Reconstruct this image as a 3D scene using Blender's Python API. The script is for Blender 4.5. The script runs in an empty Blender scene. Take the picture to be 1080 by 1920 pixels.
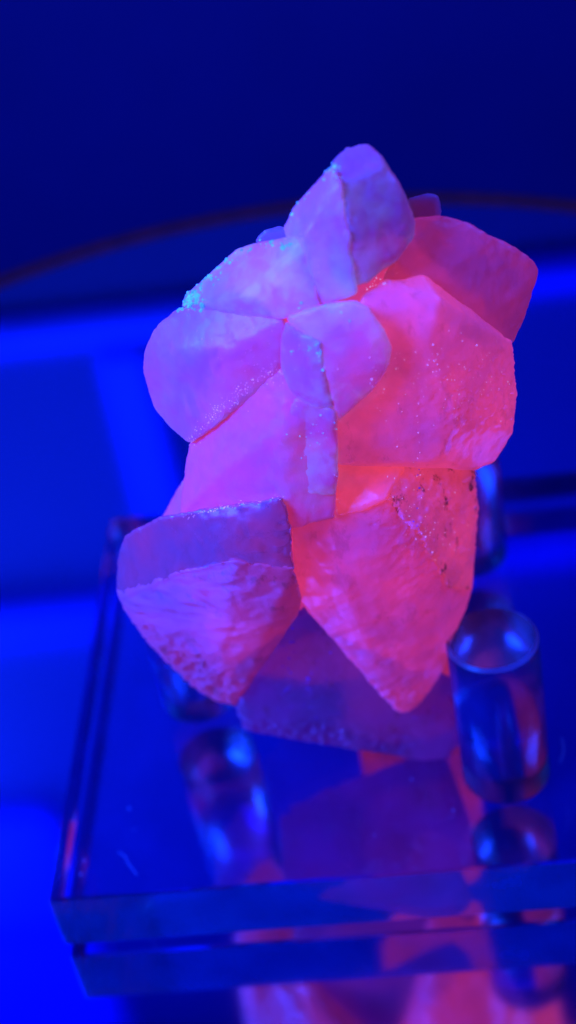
import bpy, bmesh, math, random
from mathutils import Vector, Matrix, noise
from mathutils.bvhtree import BVHTree

random.seed(7)
S = bpy.context.scene
COL = S.collection
MM = 0.001

# ------------------------------------------------------------------ camera
PITCH, ROLL, YAW = 0.676, -0.1958, -0.1502
CAM = Vector((64.145, -143.314, 179.177))            # millimetres
FPX = 3200.0                                          # focal length in pixels of a 1080 x 1920 frame
_f = Vector((math.sin(YAW) * math.cos(PITCH), math.cos(YAW) * math.cos(PITCH), -math.sin(PITCH)))
_r = Vector((math.cos(YAW), -math.sin(YAW), 0))
_u = _r.cross(_f)
RIGHT = math.cos(ROLL) * _r + math.sin(ROLL) * _u
UP = -math.sin(ROLL) * _r + math.cos(ROLL) * _u
cd = bpy.data.cameras.new('camera')
cam = bpy.data.objects.new('camera', cd)
COL.objects.link(cam)
M = Matrix((RIGHT, UP, -_f)).transposed().to_4x4()
M.translation = CAM * MM
cam.matrix_world = M
cd.sensor_fit = 'VERTICAL'
cd.sensor_height = 24.0
cd.lens = 24.0 * FPX / 1920.0
cd.clip_start = 0.005
cd.clip_end = 20.0
cd.dof.use_dof = True
cd.dof.focus_distance = 0.194
cd.dof.aperture_fstop = 10.0
S.camera = cam

# ------------------------------------------------------------------ world, lamps, exposure
W = bpy.data.worlds.new('World')
S.world = W
W.use_nodes = True
W.node_tree.nodes['Background'].inputs['Color'].default_value = (0.0, 0.001, 0.25, 1)
W.node_tree.nodes['Background'].inputs['Strength'].default_value = 0.32

UV = (0.006, 0.07, 1.0)


def uv_lamp(name, loc, target, sx, sy, watts):
    l = bpy.data.lights.new(name, 'AREA')
    l.shape = 'RECTANGLE'
    l.size, l.size_y = sx * MM, sy * MM
    l.energy = watts
    l.color = UV
    o = bpy.data.objects.new(name, l)
    COL.objects.link(o)
    o.location = Vector(loc) * MM
    o.rotation_euler = (Vector(target) - Vector(loc)).to_track_quat('-Z', 'Y').to_euler()
    return o


uv_lamp('ultraviolet_light', (-125, -80, 245), (42, 15, 55), 150, 110, 3.1)
uv_lamp('ultraviolet_light', (230, 20, 230), (45, 20, 50), 120, 80, 0.4)  # added fill light; no lamp seen on this side
uv_lamp('ultraviolet_tube', (-230, 150, 330), (-60, 270, 70), 160, 24, 1.5)

S.view_settings.view_transform = 'Standard'
S.view_settings.look = 'None'
S.view_settings.exposure = 0
S.view_settings.gamma = 1
S.cycles.use_denoising = True
S.cycles.max_bounces = 20
S.cycles.transmission_bounces = 18
S.cycles.glossy_bounces = 10
S.cycles.diffuse_bounces = 4
S.cycles.caustics_reflective = False
S.cycles.caustics_refractive = False
S.cycles.blur_glossy = 0.3
S.cycles.sample_clamp_indirect = 6.0

T = 10.095                   # block thickness
GAP = 1.269                  # clearance the feet leave under the block
ZM = -T - GAP                # mirror surface


def ray(px, py):
    return _f + RIGHT * ((px - 540) / FPX) + UP * ((960 - py) / FPX)


def onplane(px, py, y):
    d = ray(px, py)
    return CAM + d * ((y - CAM.y) / d.y)


# ------------------------------------------------------------------ materials
def mat(name):
    m = bpy.data.materials.new(name)
    m.use_nodes = True
    nt = m.node_tree
    return m, nt, nt.nodes['Principled BSDF']


def N(nt, kind, **kw):
    n = nt.nodes.new(kind)
    for k, v in kw.items():
        setattr(n, k, v)
    return n


def mixc(nt, fac, a, b, blend='MIX'):
    n = N(nt, 'ShaderNodeMix', data_type='RGBA', blend_type=blend)
    for s, v in ((0, fac), (6, a), (7, b)):
        if hasattr(v, 'links'):
            nt.links.new(v, n.inputs[s])
        else:
            n.inputs[s].default_value = v
    return n.outputs[2]


def ramp(nt, src, stops):
    n = N(nt, 'ShaderNodeValToRGB')
    e = n.color_ramp.elements
    while len(e) < len(stops):
        e.new(0.5)
    for i, (p, c) in enumerate(stops):
        e[i].position = p
        e[i].color = (c, c, c, 1) if isinstance(c, (int, float)) else c
    nt.links.new(src, n.inputs['Fac'])
    return n.outputs['Color']


def noise_tex(nt, co, scale, detail=6, rough=0.6, stretch=None):
    if stretch:
        mp = N(nt, 'ShaderNodeMapping')
        mp.inputs['Scale'].default_value = stretch
        nt.links.new(co, mp.inputs['Vector'])
        co = mp.outputs['Vector']
    n = N(nt, 'ShaderNodeTexNoise')
    n.inputs['Scale'].default_value = scale
    n.inputs['Detail'].default_value = detail
    n.inputs['Roughness'].default_value = rough
    nt.links.new(co, n.inputs['Vector'])
    return n.outputs['Fac']


def calcite_material():
    m, nt, p = mat('fluorescent calcite')
    L = nt.links
    co = N(nt, 'ShaderNodeTexCoord').outputs['Object']
    tint = N(nt, 'ShaderNodeObjectInfo').outputs['Color']
    dirt_amt = N(nt, 'ShaderNodeAttribute', attribute_type='OBJECT', attribute_name='dirt').outputs['Fac']
    n1 = noise_tex(nt, co, 110, 4, 0.55)
    n2 = noise_tex(nt, co, 700, 5, 0.6)
    n3 = noise_tex(nt, co, 420, 8, 0.72, (1, 1, 0.45))
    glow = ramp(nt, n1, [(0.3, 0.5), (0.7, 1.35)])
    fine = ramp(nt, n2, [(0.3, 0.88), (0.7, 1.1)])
    # brown matrix specks left on some crystals
    spk = ramp(nt, n3, [(0.56, 0.0), (0.64, 1.0)])
    mul = N(nt, 'ShaderNodeMath', operation='MULTIPLY')
    L.new(spk, mul.inputs[0]); L.new(dirt_amt, mul.inputs[1])
    dirt = mul.outputs[0]
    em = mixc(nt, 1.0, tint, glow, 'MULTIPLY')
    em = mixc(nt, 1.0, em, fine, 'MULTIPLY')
    # pale blue sheen painted as patchy emission on some crystals
    sheen_amt = N(nt, 'ShaderNodeAttribute', attribute_type='OBJECT', attribute_name='painted_sheen').outputs['Fac']
    vm = N(nt, 'ShaderNodeMath', operation='MULTIPLY')
    L.new(ramp(nt, noise_tex(nt, co, 150, 7, 0.65), [(0.44, 0.0), (0.66, 1.0)]), vm.inputs[0])
    L.new(sheen_amt, vm.inputs[1])
    em = mixc(nt, vm.outputs[0], em, (0.10, 0.30, 0.85, 1))
    em = mixc(nt, dirt, em, (0.03, 0.004, 0.012, 1))
    base = mixc(nt, ramp(nt, n1, [(0.35, 0.0), (0.7, 1.0)]), (0.56, 0.52, 0.84, 1), (0.38, 0.36, 0.60, 1))
    base = mixc(nt, dirt, base, (0.10, 0.06, 0.08, 1))
    milk_shade = N(nt, 'ShaderNodeObjectInfo').outputs['Alpha']     # base multiplier: over one milkier, under one paints shade on the crystal
    base = mixc(nt, 1.0, base, milk_shade, 'MULTIPLY')
    L.new(base, p.inputs['Base Color'])
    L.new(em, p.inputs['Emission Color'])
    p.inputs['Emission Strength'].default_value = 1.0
    p.inputs['Roughness'].default_value = 0.36
    p.inputs['IOR'].default_value = 1.6
    p.inputs['Transmission Weight'].default_value = 0.45
    p.inputs['Sheen Weight'].default_value = 0.2
    p.inputs['Sheen Roughness'].default_value = 0.4
    p.inputs['Subsurface Weight'].default_value = 0.5
    p.inputs['Subsurface Radius'].default_value = (1.0, 0.7, 0.8)
    p.inputs['Subsurface Scale'].default_value = 0.0016
    b = N(nt, 'ShaderNodeBump')
    b.inputs['Strength'].default_value = 0.13
    b.inputs['Distance'].default_value = 0.0004
    n4 = noise_tex(nt, co, 900, 6, 0.65, (1, 1, 0.4))
    L.new(n4, b.inputs['Height'])
    L.new(b.outputs['Normal'], p.inputs['Normal'])
    return m


def crust_glint_material():
    m, nt, p = mat('pale blue grains with painted glints')  # crusty grains whose emission also paints the cyan highlight and glints
    co = N(nt, 'ShaderNodeTexCoord').outputs['Object']
    n1 = noise_tex(nt, co, 900, 6, 0.7)
    p.inputs['Base Color'].default_value = (0.5, 0.75, 0.85, 1)
    p.inputs['Roughness'].default_value = 0.3
    nt.links.new(ramp(nt, n1, [(0.35, (0.03, 0.05, 0.3, 1)), (0.7, (0.10, 0.50, 0.95, 1))]), p.inputs['Emission Color'])
    p.inputs['Emission Strength'].default_value = 0.95
    return m


def acrylic(name, rough=0.0, frost=0.0, streak=False, tint=(0.93, 0.95, 1.0), haze=(0.08, 0.22, 0.7)):
    m, nt, p = mat(name)
    p.inputs['Base Color'].default_value = (*tint, 1)
    p.inputs['Transmission Weight'].default_value = 1.0
    p.inputs['IOR'].default_value = 1.49
    p.inputs['Roughness'].default_value = rough
    co = N(nt, 'ShaderNodeTexCoord').outputs['Object']
    if frost or streak:
        d = N(nt, 'ShaderNodeBsdfDiffuse')
        d.inputs['Color'].default_value = (*haze, 1)
        mx = N(nt, 'ShaderNodeMixShader')
        if streak:
            n = noise_tex(nt, co, 260, 6, 0.7, (2.6, 0.25, 1))
            f = ramp(nt, n, [(0.5, frost), (0.72, 0.5)])
        else:
            n = noise_tex(nt, co, 90, 5, 0.6)
            f = ramp(nt, n, [(0.3, frost * 0.4), (0.7, frost * 1.6)])
        nt.links.new(f, mx.inputs[0])
        nt.links.new(p.outputs[0], mx.inputs[1])
        nt.links.new(d.outputs[0], mx.inputs[2])
        nt.links.new(mx.outputs[0], nt.nodes['Material Output'].inputs['Surface'])
    return m


def plain(name, col, rough=0.5, metal=0.0, emit=None, strength=0.0, mottling=0.0, scale=30):
    m, nt, p = mat(name)
    if mottling:
        co = N(nt, 'ShaderNodeTexCoord').outputs['Object']
        n = noise_tex(nt, co, scale, 5, 0.6)
        c = mixc(nt, 1.0, (*col, 1), ramp(nt, n, [(0.3, 1 - mottling), (0.7, 1 + mottling)]), 'MULTIPLY')
        nt.links.new(c, p.inputs['Base Color'])
    else:
        p.inputs['Base Color'].default_value = (*col, 1)
    p.inputs['Roughness'].default_value = rough
    p.inputs['Metallic'].default_value = metal
    if emit:
        p.inputs['Emission Color'].default_value = (*emit, 1)
        p.inputs['Emission Strength'].default_value = strength
    return m


MAT_CAL = calcite_material()
MAT_CRUST_GLINT = crust_glint_material()
MAT_CLEAR = acrylic('clear acrylic', 0.0, 0.05, haze=(0.12, 0.08, 0.75), tint=(0.94, 0.93, 1.0))
MAT_EDGE = acrylic('sawn acrylic edge', 0.12, 0.28, haze=(0.04, 0.28, 0.9), tint=(0.86, 0.88, 1.0))
MAT_PEG = acrylic('scuffed acrylic rod', 0.18, 0.28, haze=(0.07, 0.05, 0.5))
MAT_PEGRIM = acrylic('ground acrylic chamfer', 0.3, 0.45, haze=(0.5, 0.28, 0.6))
MAT_PEGTOP = acrylic('sawn acrylic rod end', 0.22, 0.22, True, haze=(0.16, 0.14, 0.40))
MAT_MIRROR = plain('mirror glass', (0.62, 0.60, 0.92), 0.085, 1.0)
MAT_RIM = plain('dull copper brown rim', (0.55, 0.02, 0.01), 0.9, 0.0, mottling=0.3, scale=200)
MAT_RIM.node_tree.nodes['Principled BSDF'].inputs['Specular IOR Level'].default_value = 0.05
MAT_WALL = plain('dark blue cabinet lining', (0.008, 0.002, 0.115), 0.7, mottling=0.15, scale=9)
MAT_PANEL = plain('blue cabinet panel', (0.008, 0.002, 0.2), 0.6, mottling=0.12, scale=9)
MAT_TRIM = plain('bright blue cabinet trim', (0.02, 0.004, 0.85), 0.5)
MAT_GRAIN = plain('sugary calcite grain', (0.85, 0.7, 0.9), 0.12, 0.0, (0.75, 0.32, 0.8), 0.55)
MAT_GLINT = plain('blue emissive painted glint', (0.25, 0.15, 0.85), 0.25, 0.0, (0.05, 0.01, 0.6), 0.5)  # glowing beads that paint blue lamp glints onto the dark underside block
MAT_LINT = plain('optically brightened lint', (0.15, 0.2, 0.6), 0.6, 0.0, (0.02, 0.06, 0.7), 0.35)


# ------------------------------------------------------------------ helpers
def empty(name, loc=(0, 0, 0), label=None, cat=None, group=None):
    o = bpy.data.objects.new(name, None)
    o.empty_display_size = 0.01
    COL.objects.link(o)
    o.location = Vector(loc) * MM
    tag(o, label, cat, group)
    return o


def tag(o, label=None, cat=None, group=None, kind=None):
    for k, v in (('label', label), ('category', cat), ('group', group), ('kind', kind)):
        if v:
            o[k] = v
    return o


def link(name, me, parent=None, mats=()):
    o = bpy.data.objects.new(name, me)
    for m in mats:
        me.materials.append(m)
    COL.objects.link(o)
    if parent:
        o.parent = parent
        o.matrix_parent_inverse = Matrix.Translation(-parent.location)
    return o


def from_bm(name, bm, parent=None, mats=(), smooth=False, scale=True):
    if scale:
        bmesh.ops.scale(bm, vec=(MM, MM, MM), verts=bm.verts)
    bmesh.ops.recalc_face_normals(bm, faces=bm.faces)
    me = bpy.data.meshes.new(name)
    bm.to_mesh(me)
    bm.free()
    if smooth:
        me.polygons.foreach_set('use_smooth', [True] * len(me.polygons))
    return link(name, me, parent, mats)


def box_bm(x0, x1, y0, y1, z0, z1):
    bm = bmesh.new()
    bmesh.ops.create_cube(bm, size=1)
    for v in bm.verts:
        v.co = Vector((x0 if v.co.x < 0 else x1, y0 if v.co.y < 0 else y1, z0 if v.co.z < 0 else z1))
    return bm


def lathe_bm(profile, n=96, cap=True):
    """profile: list of (radius, z) from the bottom axis to the top axis"""
    bm = bmesh.new()
    rings = []
    for r, z in profile:
        if r < 1e-6:
            rings.append([bm.verts.new((0, 0, z))])
        else:
            rings.append([bm.verts.new((r * math.cos(2 * math.pi * i / n), r * math.sin(2 * math.pi * i / n), z)) for i in range(n)])
    for a, b in zip(rings, rings[1:]):
        for i in range(n):
            j = (i + 1) % n
            if len(a) == 1:
                bm.faces.new((a[0], b[i], b[j]))
            elif len(b) == 1:
                bm.faces.new((a[i], a[j], b[0]))
            else:
                bm.faces.new((a[i], a[j], b[j], b[i]))
    return bm


# ------------------------------------------------------------------ setting: cabinet lining, trim
FLOOR_Z = -95.0
WY = 255.0
fl = from_bm('cabinet_floor', box_bm(-700, 800, -500, WY - 4, FLOOR_Z - 10, FLOOR_Z), None, (MAT_WALL,))
tag(fl, kind='structure')
wl = from_bm('cabinet_wall', box_bm(-700, 800, WY, WY + 12, FLOOR_Z - 10, 560), None, (MAT_PANEL,))
tag(wl, kind='structure')
from_bm('lower_panel', box_bm(-690, 790, WY - 4, WY - .1, FLOOR_Z + .1, 36), wl, (MAT_WALL,))
for nm, b in (('trim_rail', (-690, 790, WY - 7, WY - .1, 40, 52)),
              ('trim_rail', (-690, 790, WY - 7, WY - .1, 144, 160)),
              ('trim_rail', (-690, -98, WY - 7, WY - .1, 240, 292)), ('trim_rail', (-690, -98, WY - 7, WY - .1, 312, 420)),
              ('trim_post', (-40, -25, WY - 8, WY - .1, 52.2, 143.8))):
    bm = box_bm(*b)
    bmesh.ops.bevel(bm, geom=list(bm.edges), offset=2.5, segments=3, affect='EDGES')
    from_bm(nm, bm, wl, (MAT_TRIM,))

# ------------------------------------------------------------------ mirror turntable
tt = empty('mirror_turntable', (27.4, 65.7, FLOOR_Z),
           'round mirror plate with dull brown rim, lying under the clear acrylic stand', 'turntable')
RT = 134.0
bm = lathe_bm([(0, ZM - 4), (RT - 0.5, ZM - 4), (RT - 0.5, ZM), (0, ZM)], 160)
bmesh.ops.translate(bm, vec=(27.4, 65.7, 0), verts=bm.verts)
from_bm('mirror', bm, tt, (MAT_MIRROR,))
bm = lathe_bm([(RT - 0.4, ZM - 6), (RT + 2.2, ZM - 6), (RT + 2.8, ZM - 4), (RT + 2.0, ZM + 0.8), (RT + 1.7, ZM + 1.1), (RT + 1.0, ZM + 1.1), (RT - 0.4, ZM + 0.3), (RT - 0.4, ZM - 6)], 200)
bmesh.ops.translate(bm, vec=(27.4, 65.7, 0), verts=bm.verts)
from_bm('rim', bm, tt, (MAT_RIM,), True)
bm = lathe_bm([(0, FLOOR_Z + .1), (70, FLOOR_Z + .1), (64, ZM - 8), (64, ZM - 4.1), (0, ZM - 4.1)], 96)
bmesh.ops.translate(bm, vec=(27.4, 65.7, 0), verts=bm.verts)
from_bm('foot', bm, tt, (MAT_WALL,))

# ------------------------------------------------------------------ acrylic stand
st = empty('display_stand', (45, 40, ZM), 'clear square acrylic block with upright round pegs holding the glowing crystals', 'display stand')
PEGS = [(62.82, 16.30, 25.56), (18.6, 36.5, 25.56), (60.2, 62.5, 27.0)]
RP = 6.0
BW, BD = 88.0, 80.8
bm = box_bm(0, BW, 0, BD, -T, 0)
bmesh.ops.bevel(bm, geom=list(bm.edges), offset=0.35, segments=1, affect='EDGES')
for f in bm.faces:
    n = f.normal
    if abs(n.z) < 0.5:
        f.material_index = 1
block = from_bm('base_block', bm, st, (MAT_CLEAR, MAT_EDGE))
for i, (x, y, HP) in enumerate(PEGS):
    b = lathe_bm([(0, 0.06), (RP - 0.15, 0.06), (RP, 0.2), (RP, HP - 0.45), (RP - 0.45, HP), (0, HP)], 96)
    b.normal_update()
    for f in b.faces:
        f.smooth = abs(f.normal.z) < 0.3
        if f.normal.z > 0.9 and f.calc_center_median().z > 1:
            f.material_index = 1
        elif f.normal.z > 0.3 and f.calc_center_median().z > 1:
            f.material_index = 2
    bmesh.ops.rotate(b, cent=(0, 0, 0), matrix=Matrix.Rotation(0.6 + i, 3, 'Z'), verts=b.verts)
    bmesh.ops.translate(b, vec=(x, y, 0), verts=b.verts)
    from_bm('peg', b, st, (MAT_PEG, MAT_PEGTOP, MAT_PEGRIM))
for x, y in ((83, 5), (83, 76), (6, 76), (44, 48)):
    b = lathe_bm([(0, ZM + 0.02), (3.2, ZM + 0.02), (3.4, ZM + 0.6), (3.0, -T - 0.02), (0, -T - 0.02)], 32)
    bmesh.ops.translate(b, vec=(x, y, 0), verts=b.verts)
    from_bm('foot', b, st, (MAT_CLEAR,))

# ------------------------------------------------------------------ the calcite cluster
Y0 = 20.0
cl = empty('calcite_cluster', (45, 20, 10), 'cluster of blunt calcite crystals glowing pink, red and violet, perched on the acrylic pegs', 'mineral specimen')


def P(px, py, off):
    """point seen at a place of the photograph, off millimetres in front of the specimen's upright middle plane"""
    q = onplane(px, py, Y0)
    d = (CAM - q).normalized()
    q = q + d * off
    return q


def crystal(front, depth=18, shrink=0.8, tint=(0.5, 0.02, 0.05), dirt=0.0, amp=0.12, freq=0.22, streak=0.0,
            rounding=1, fine=0.05, voxel=0.38, name='crystal', material=None, label=None, seed=0, rough=(), chips=0.26, milk_shade=1.0, painted_sheen=0.0):
    pts = [P(*q) for q in front]
    cx = sum(q[0] for q in front) / len(front)
    cy = sum(q[1] for q in front) / len(front)
    for x, y, o in front:
        if depth:
            pts.append(P(cx + (x - cx) * shrink, cy + (y - cy) * shrink, min(o, 14) - depth))
    bm = bmesh.new()
    for q in pts:
        bm.verts.new(q)
    h = bmesh.ops.convex_hull(bm, input=bm.verts)
    bmesh.ops.delete(bm, geom=list({g for g in h['geom_interior'] + h['geom_unused'] if isinstance(g, bmesh.types.BMVert)}), context='VERTS')
    me = bpy.data.meshes.new(name)
    bm.to_mesh(me)
    bm.free()
    tmp = bpy.data.objects.new('tmp', me)
    COL.objects.link(tmp)
    md = tmp.modifiers.new('r', 'REMESH')
    md.mode = 'VOXEL'
    md.voxel_size = voxel
    dg = bpy.context.evaluated_depsgraph_get()
    new = bpy.data.meshes.new_from_object(tmp.evaluated_get(dg))
    bpy.data.objects.remove(tmp)
    bpy.data.meshes.remove(me)
    bm = bmesh.new()
    bm.from_mesh(new)
    bpy.data.meshes.remove(new)
    for _ in range(rounding):
        bmesh.ops.smooth_vert(bm, verts=bm.verts, factor=0.5, use_axis_x=True, use_axis_y=True, use_axis_z=True)
    bm.normal_update()
    chip = {}
    for v in bm.verts:
        nn = v.normal
        k = 0.0
        for e in v.link_edges:
            k = max(k, 1 - nn.dot(e.other_vert(v).normal))
        chip[v.index] = min(1.0, max(0.0, (k - 0.035) * 14))
    for _ in range(2):
        chip = {v.index: max(chip[v.index], 0.75 * max(chip[e.other_vert(v).index] for e in v.link_edges)) for v in bm.verts}
    off = Vector((seed * 13.7, seed * 5.1, seed * 9.3))
    for v in bm.verts:
        c = v.co
        q = (c + off) * freq
        d = amp * noise.fractal(q, 0.9, 2.1, 4)
        if streak:
            s = Vector((c.x * 1.5, c.y * 1.5, c.z * 0.35)) + off
            d += streak * noise.fractal(s * 0.8, 0.7, 2.0, 3)
        # cleavage steps: flat terraces a fraction of a millimetre high
        d += fine * (1 if noise.noise(q * 1.6 + Vector((9, 3, 1))) > 0.12 else 0)
        d += fine * 0.8 * noise.noise(c * 2.2 + off)
        if chip[v.index] > 0.05 and rounding < 5:        # chipped, crumbled edges
            n2 = noise.fractal(c * 0.5 + off, 0.7, 2.1, 4)
            d -= chips * chip[v.index] * max(0.0, n2 + 0.05) * 1.6
        for (rc, rr, ra) in rough:                    # etched, pitted patches
            k = 1 - (c - rc).length / rr
            if k > 0:
                k = min(1, k * 1.8)
                n1 = noise.fractal((c + off) * 0.55, 0.55, 2.3, 5)
                n3 = noise.fractal((c - off) * 0.7, 0.6, 2.1, 4)
                d -= ra * k * (max(0.0, 0.3 - abs(n1)) * 2.2 + abs(n3) * 0.6)
        v.co = c + v.normal * d
    o = from_bm(name, bm, cl, (material or MAT_CAL,), True)
    o.color = (*tint, milk_shade)
    o['dirt'] = dirt
    o['painted_sheen'] = painted_sheen
    if label:
        o['label'] = label
    return o


RED = lambda k, g=0.02, b=0.12: (k * .74, g * k * 1.5, b * k)  # glow per crystal; strength also paints how much UV reaches it
CR = []
# small tips seen behind the top
CR.append(crystal([(764, 372, -2), (800, 363, -2), (823, 366, -2), (830, 410, -2), (770, 415, -2)], 8, .9, RED(.03), amp=.14, freq=.4, seed=1))
CR.append(crystal([(478, 452, -3), (495, 432, -3), (525, 424, -3), (560, 440, -3), (520, 480, -3)], 8, .9, RED(.03), amp=.14, freq=.4, seed=2))
# inner mass the crystals grow from
CR.append(crystal([(560, 420, -2), (720, 420, -2), (900, 560, -2), (900, 840, -2), (830, 1000, -1), (800, 1200, -3), (600, 1250, -1), (430, 1220, 0), (380, 1020, 1), (420, 700, 2), (450, 600, 2)],
                  22, .85, RED(.55), amp=.17, freq=.4, fine=.03, seed=20))
# broad back crystal, upper right
CR.append(crystal([(772, 408, 1), (830, 403, 2), (872, 416, 2), (925, 443, 2), (1002, 487, 0), (1011, 508, 0), (985, 590, 1), (962, 645, 2),
                   (880, 640, 6), (790, 540, 7), (715, 530, 6), (735, 480, 6)], 16, .85, RED(.21), amp=.14, freq=.4, seed=3, milk_shade=0.7))
# peak
CR.append(crystal([(622, 305, 5), (648, 274, 3), (692, 270, 2), (728, 308, 5), (752, 348, 6), (764, 398, 7), (780, 415, 6), (776, 445, 7),
                   (742, 492, 9.5), (690, 530, 11), (650, 540, 11), (615, 480, 9), (655, 420, 10.6), (640, 345, 8.9)], 14, .85, RED(.09), amp=.14, freq=.4, seed=4, painted_sheen=0.15))
# wedge left of the peak
CR.append(crystal([(625, 306, 7), (640, 342, 9.4), (657, 440, 11), (671, 552, 12), (600, 575, 12), (570, 445, 10), (530, 430, 4), (545, 395, 4), (590, 345, 5)],
                  12, .85, RED(.21), amp=.14, freq=.4, seed=5, painted_sheen=0.3, chips=.12, milk_shade=1.3, rounding=1))
# shelf, upper left
CR.append(crystal([(338, 575, 4), (345, 555, 3), (395, 512, 2), (445, 467, 2), (480, 455, 3), (530, 447, 5), (572, 438, 8), (602, 576, 13),
                   (535, 600, 13), (490, 570, 11), (440, 562, 9), (395, 585, 7)], 14, .85, RED(.17), amp=.12, freq=.3, seed=6, painted_sheen=0.55, chips=.12, milk_shade=1.3, fine=.03))
# rounded lobe, left
CR.append(crystal([(340, 576, 3), (292, 610, 3), (270, 655, 3), (268, 700, 3), (288, 768, 4), (322, 803, 5), (357, 835, 8), (420, 790, 12), (530, 700, 13),
                   (540, 600, 12), (490, 556, 8), (440, 552, 7), (370, 570, 5), (340, 660, 9), (430, 660, 12)], 16, .8, RED(.2), amp=.14, freq=.4, rounding=9, seed=7, painted_sheen=0.1, chips=.12))
# right block
CR.append(crystal([(676, 552, 11), (720, 526, 9), (795, 514, 7), (830, 563, 10), (900, 612, 8), (962, 640, 4), (969, 700, 4), (971, 750, 4), (962, 812, 4),
                   (926, 866, 4), (890, 882, 6), (820, 864, 11), (740, 852, 12), (632, 872, 13), (620, 760, 13), (690, 600, 13), (800, 640, 13), (860, 780, 12)],
                  18, .82, RED(.48, .032, .14), chips=.2, dirt=.25, rough=[(P(930, 740, 7), 8, .45), (P(830, 740, 12), 7, .25)], amp=.12, freq=.3, streak=.05, fine=.03, seed=8))
# red mid block with steep point, lower right
CR.append(crystal([(630, 872, 9), (740, 850, 7), (830, 876, 4), (888, 880, -1), (897, 950, -3), (886, 1030, -2), (884, 1108, 0), (872, 1140, 1), (836, 1192, 3), (834, 1252, 4),
                   (800, 1305, 6), (775, 1334, 7), (745, 1340, 7.5), (720, 1312, 8.5), (690, 1262, 10), (600, 1162, 12.5), (553, 1120, 13), (545, 990, 13.5),
                   (632, 965, 15), (722, 938, 15.2), (778, 990, 14), (826, 1080, 10), (650, 1110, 15.2)], 18, .82,
                  RED(.42, .026, .17), dirt=.25, rough=[(P(770, 930, 11), 7, .5), (P(850, 1030, 6), 10, .45), (P(760, 1310, 8), 5, .5), (P(800, 1010, 11), 6, .45)],
                  amp=.16, freq=.4, streak=.05, fine=.04, seed=9))
CR.append(crystal([(628, 873, 10.5), (690, 858, 9), (742, 851, 8), (760, 880, 10), (724, 938, 15.9), (690, 955, 15.7), (632, 970, 15.5)], 8, .9, RED(.66, .03, .08), amp=.1, fine=.05, seed=24, milk_shade=.7, chips=.2))
CR.append(crystal([(742, 852, 8.5), (830, 874, 5.5), (889, 878, 2), (898, 950, 1), (888, 1030, 2), (885, 1106, 2), (845, 1108, 8.5), (785, 988, 15), (724, 936, 15.6)], 10, .9, RED(.5, .03, .1), dirt=1.0,
                  rough=[(P(770, 930, 12), 8, .5), (P(850, 1020, 7), 11, .55), (P(850, 930, 5), 7, .4)], amp=.2, freq=.5, fine=.05, seed=25, milk_shade=.8))
# centre column
CR.append(crystal([(528, 690, 13), (450, 740, 11), (354, 830, 6), (349, 870, 7), (336, 965, 10), (545, 992, 18), (628, 972, 17), (633, 890, 17), (628, 760, 16), (580, 740, 15), (400, 900, 14), (530, 800, 17)],
                  16, .85, RED(.3), amp=.14, freq=.4, seed=11, chips=.12))
CR.append(crystal([(300, 978, 4), (326, 930, 4), (347, 895, 4), (350, 960, 9), (345, 985, 9)], 8, .9, RED(.28), amp=.14, freq=.4, seed=12))
CR.append(crystal([(552, 742, 16), (632, 768, 17), (635, 890, 18), (628, 930, 17.5), (575, 925, 17.5), (515, 860, 16)], 10, .9, RED(.24), seed=19, painted_sheen=0.3, chips=.12))
# violet crystals in the middle
CR.append(crystal([(534, 592, 13.6), (600, 570, 14.2), (668, 562, 15), (692, 575, 15.2), (722, 622, 15.6), (736, 652, 15.6), (726, 692, 15.6), (700, 730, 15.8), (632, 792, 16.6), (612, 700, 16.8), (600, 640, 16.2)],
                  10, .94, RED(.28), seed=13, painted_sheen=0.3, chips=.12, milk_shade=1.3))
CR.append(crystal([(534, 600, 13.8), (600, 640, 16.4), (612, 700, 17), (628, 765, 17), (580, 766, 16.6), (545, 737, 16), (527, 690, 15), (528, 640, 14.4)],
                  10, .94, RED(.2), seed=21, painted_sheen=0.4, chips=.12))
# red crystal tucked behind the underside block, its foot on the acrylic
CR.append(crystal([(640, 1180, -6), (860, 1180, -8), (880, 1290, -12), (800, 1330, -10), (700, 1340, -9), (640, 1300, -8)], 18, .85, RED(.36), dirt=.2, seed=23, milk_shade=0.6, chips=.2))
# dark violet underside block; shade and ambient blue painted into its colour and glow
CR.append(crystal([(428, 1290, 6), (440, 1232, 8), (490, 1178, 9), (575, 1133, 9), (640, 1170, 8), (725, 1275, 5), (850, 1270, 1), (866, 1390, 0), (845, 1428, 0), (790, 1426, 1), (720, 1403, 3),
                   (650, 1387, 4), (580, 1391, 4), (500, 1380, 4), (452, 1366, 5)], 14, .85, (.03, .002, .16), dirt=.35, rough=[(P(600, 1390, 4), 6, .9), (P(730, 1404, 3), 5, .7), (P(500, 1380, 4), 4.5, .7), (P(600, 1280, 7), 8, .15)], amp=.07, freq=.3, fine=.02, seed=14, milk_shade=0.4, chips=.8))
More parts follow.
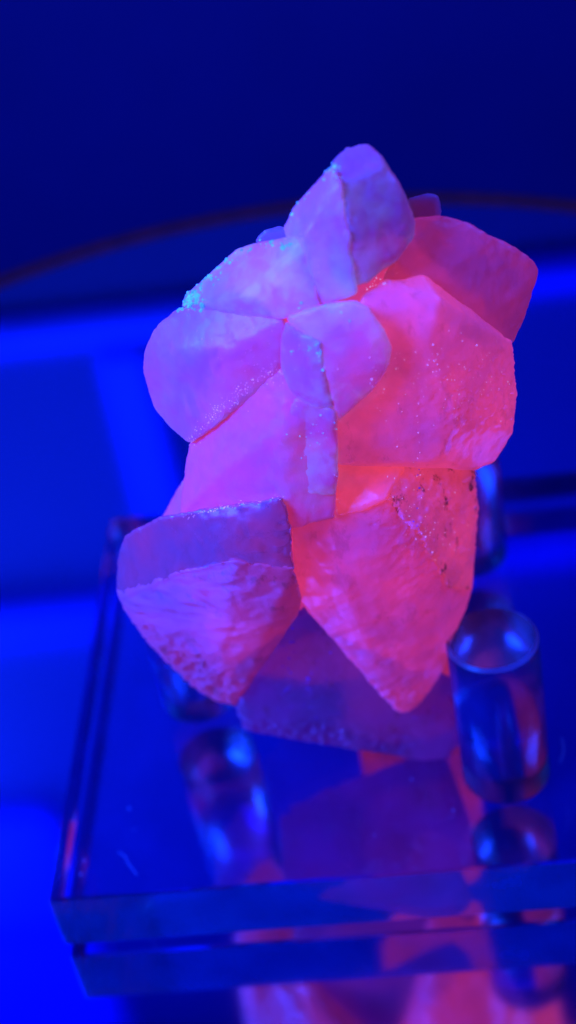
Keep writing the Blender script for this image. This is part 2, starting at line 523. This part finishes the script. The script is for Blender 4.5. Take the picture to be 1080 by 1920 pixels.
# lower left crystal: upper and lower halves meet along a ridge
CR.append(crystal([(217, 1110, 9), (220, 1050, 8), (232, 1008, 8), (248, 994, 8), (300, 970, 11.5), (370, 955, 14.5), (532, 930, 18.5), (548, 985, 19.5), (552, 1070, 20), (440, 1052, 20), (350, 1068, 17), (224, 1126, 10), (405, 1022, 18.5), (300, 990, 11.5)],
                  14, .85, RED(.17), amp=.14, freq=.4, dirt=.15, seed=15, milk_shade=0.45))
CR.append(crystal([(217, 1105, 9), (224, 1126, 10.3), (350, 1066, 17.5), (440, 1050, 20.5), (552, 1062, 20.5), (568, 1120, 16), (560, 1152, 14), (490, 1182, 12), (440, 1232, 10), (430, 1290, 8), (441, 1326, 6), (400, 1316, 6),
                   (360, 1290, 6), (320, 1250, 6), (288, 1220, 6), (262, 1180, 7), (230, 1145, 8)],
                  13, .85, RED(.2), dirt=.55, rough=[(P(300, 1220, 7), 8, .5), (P(390, 1290, 7), 9, .6), (P(240, 1150, 8), 5, .3)], amp=.14, freq=.35, fine=.03, seed=16, milk_shade=.8))

# crust with painted highlight on the shelf's left end
crust_glint = []

# sugary grains along the seams
bpy.context.view_layer.update()
trees = []
for o in CR + crust_glint:
    me = o.data
    trees.append(BVHTree.FromPolygons([v.co for v in me.vertices], [p.vertices for p in me.polygons]))


def hit(px, py):
    best = None
    d = ray(px, py).normalized()
    for t in trees:
        h = t.ray_cast(CAM * MM, d)
        if h[0] is not None and (best is None or h[3] < best[3]):
            best = h
    return best


gb = bmesh.new()
kb = bmesh.new()
fb = bmesh.new()


def grain(px, py, size, gb=gb):
    h = hit(px, py)
    if not h:
        return
    g = bmesh.ops.create_icosphere(gb, subdivisions=1, radius=size * MM)['verts']
    sc = Vector((random.uniform(.5, 1.3), random.uniform(.5, 1.3), random.uniform(.5, 1.6)))
    rm = Matrix.Rotation(random.uniform(0, 6), 3, Vector((random.random(), random.random(), random.random() + .1)).normalized())
    for v in g:
        v.co = rm @ Vector((v.co.x * sc.x, v.co.y * sc.y, v.co.z * sc.z)) + h[0]


def seam(pts, n, spread, size=(.03, .085), bm=gb):
    for _ in range(n):
        k = random.randrange(len(pts) - 1)
        t = random.random()
        x = pts[k][0] * (1 - t) + pts[k + 1][0] * t + random.gauss(0, spread)
        y = pts[k][1] * (1 - t) + pts[k + 1][1] * t + random.gauss(0, spread)
        grain(x, y, random.uniform(*size) * random.uniform(.5, 1), bm)


seam([(355, 835), (395, 780), (450, 735), (525, 690)], 230, 7, (.035, .10))
seam([(380, 640), (500, 660), (470, 720)], 60, 36)
seam([(345, 970), (430, 946), (535, 932)], 60, 2.5, (.04, .13))
seam([(632, 870), (632, 975)], 14, 2)
seam([(672, 552), (720, 525), (742, 498)], 14, 7, (.08, .2))
seam([(700, 700), (800, 760), (860, 700), (940, 700)], 130, 45, (.04, .13))
seam([(770, 880), (790, 1020), (880, 960)], 75, 22, (.04, .16))
seam([(560, 440), (600, 500), (535, 575), (670, 570)], 30, 8)
seam([(640, 360), (668, 540)], 14, 3)
seam([(344, 572), (352, 556), (378, 570)], 90, 7, (.1, .36), kb)
seam([(344, 574), (362, 545), (398, 512), (442, 472)], 100, 8, (.05, .26), kb)
seam([(442, 472), (482, 460), (530, 452)], 26, 5, (.05, .22), kb)
seam([(526, 463), (552, 458)], 16, 2, (.08, .3), kb)
seam([(532, 430), (545, 400), (590, 345)], 20, 4, (.06, .25), kb)
seam([(606, 335), (627, 307), (632, 335)], 30, 4, (.07, .24), kb)
seam([(592, 640), (600, 668), (606, 702)], 26, 2.5, (.06, .2), kb)
seam([(532, 660), (592, 655)], 12, 4, (.05, .2), kb)
seam([(540, 575), (620, 570), (668, 600)], 16, 6, (.05, .2), kb)
seam([(548, 1190), (535, 1340)], 26, 7, (.06, .22), fb)
seam([(590, 1240), (575, 1290), (592, 1360)], 24, 6, (.06, .2), fb)
seam([(640, 1200), (620, 1300), (655, 1370)], 20, 12, (.05, .16), fb)
seam([(760, 1380), (840, 1330)], 16, 14, (.05, .16), fb)
seam([(780, 880), (785, 1040)], 10, 4, (.08, .22), fb)
seam([(560, 790), (590, 840), (625, 780)], 22, 14, (.04, .16), kb)
from_bm('painted_glint', fb, cl, (MAT_GLINT,), False, False)['kind'] = 'stuff'
from_bm('crust_glint', kb, cl, (MAT_CRUST_GLINT,), False, False)['kind'] = 'stuff'
grains = from_bm('grain', gb, cl, (MAT_GRAIN,), False, False)
tag(grains, kind='stuff')

# ------------------------------------------------------------------ lint and dust on the acrylic
def surf(px, py):
    d = ray(px, py)
    return CAM + d * (-CAM.z / d.z)


def lint(pts, r, label, parent=None, lift=0.25, at=None):
    cu = bpy.data.curves.new('lint', 'CURVE')
    cu.dimensions = '3D'
    cu.bevel_depth = r * MM
    cu.bevel_resolution = 1
    sp = cu.splines.new('NURBS')
    sp.points.add(len(pts) - 1)
    for i, q in enumerate(pts):
        c = at(*q) if at else surf(*q) + Vector((0, 0, lift + .15 * math.sin(i * 2.1)))
        sp.points[i].co = (*(c * MM), 1)
    sp.use_endpoint_u = True
    sp.order_u = 3
    me = bpy.data.meshes.new_from_object(bpy.data.objects.new('t', cu))
    o = link('lint_fibre', me, None, (MAT_LINT,))
    return tag(o, label, 'lint')


lint([(222, 1600), (236, 1606), (240, 1620), (252, 1634), (258, 1644)], .045, 'bent blue lint fibre lying on the front left of the acrylic block')
lint([(1052, 1386), (1058, 1400), (1056, 1418), (1050, 1432)], .045, 'faint curled lint fibre on the acrylic block, to the right of the front peg')
db = bmesh.new()
for _ in range(30):
    x, y = random.choice(((730, 1520), (730, 1520), (840, 1570), (840, 1570), (220, 1580), (1040, 1400), (940, 1110)))
    q = surf(x + random.gauss(0, 55), y + random.gauss(0, 50)) + Vector((0, 0, .08))
    if not (0.5 < q.x < BW - .5 and 0.5 < q.y < BD - .5) or any((q.x - a) ** 2 + (q.y - b) ** 2 < 40 for a, b, _h in PEGS):
        continue
    sz = random.choice((.04, .05, .06, .08, .12)) * random.uniform(.7, 1.2)
    g = bmesh.ops.create_icosphere(db, subdivisions=1, radius=sz)['verts']
    for v in g:
        v.co = Vector((v.co.x * random.uniform(.7, 1.3), v.co.y * 1.7, v.co.z * .35)) + q
dust = from_bm('dust', db, None, (MAT_LINT,))
tag(dust, 'fine blue-white dust specks scattered over the top of the acrylic block', 'dust', kind='stuff')
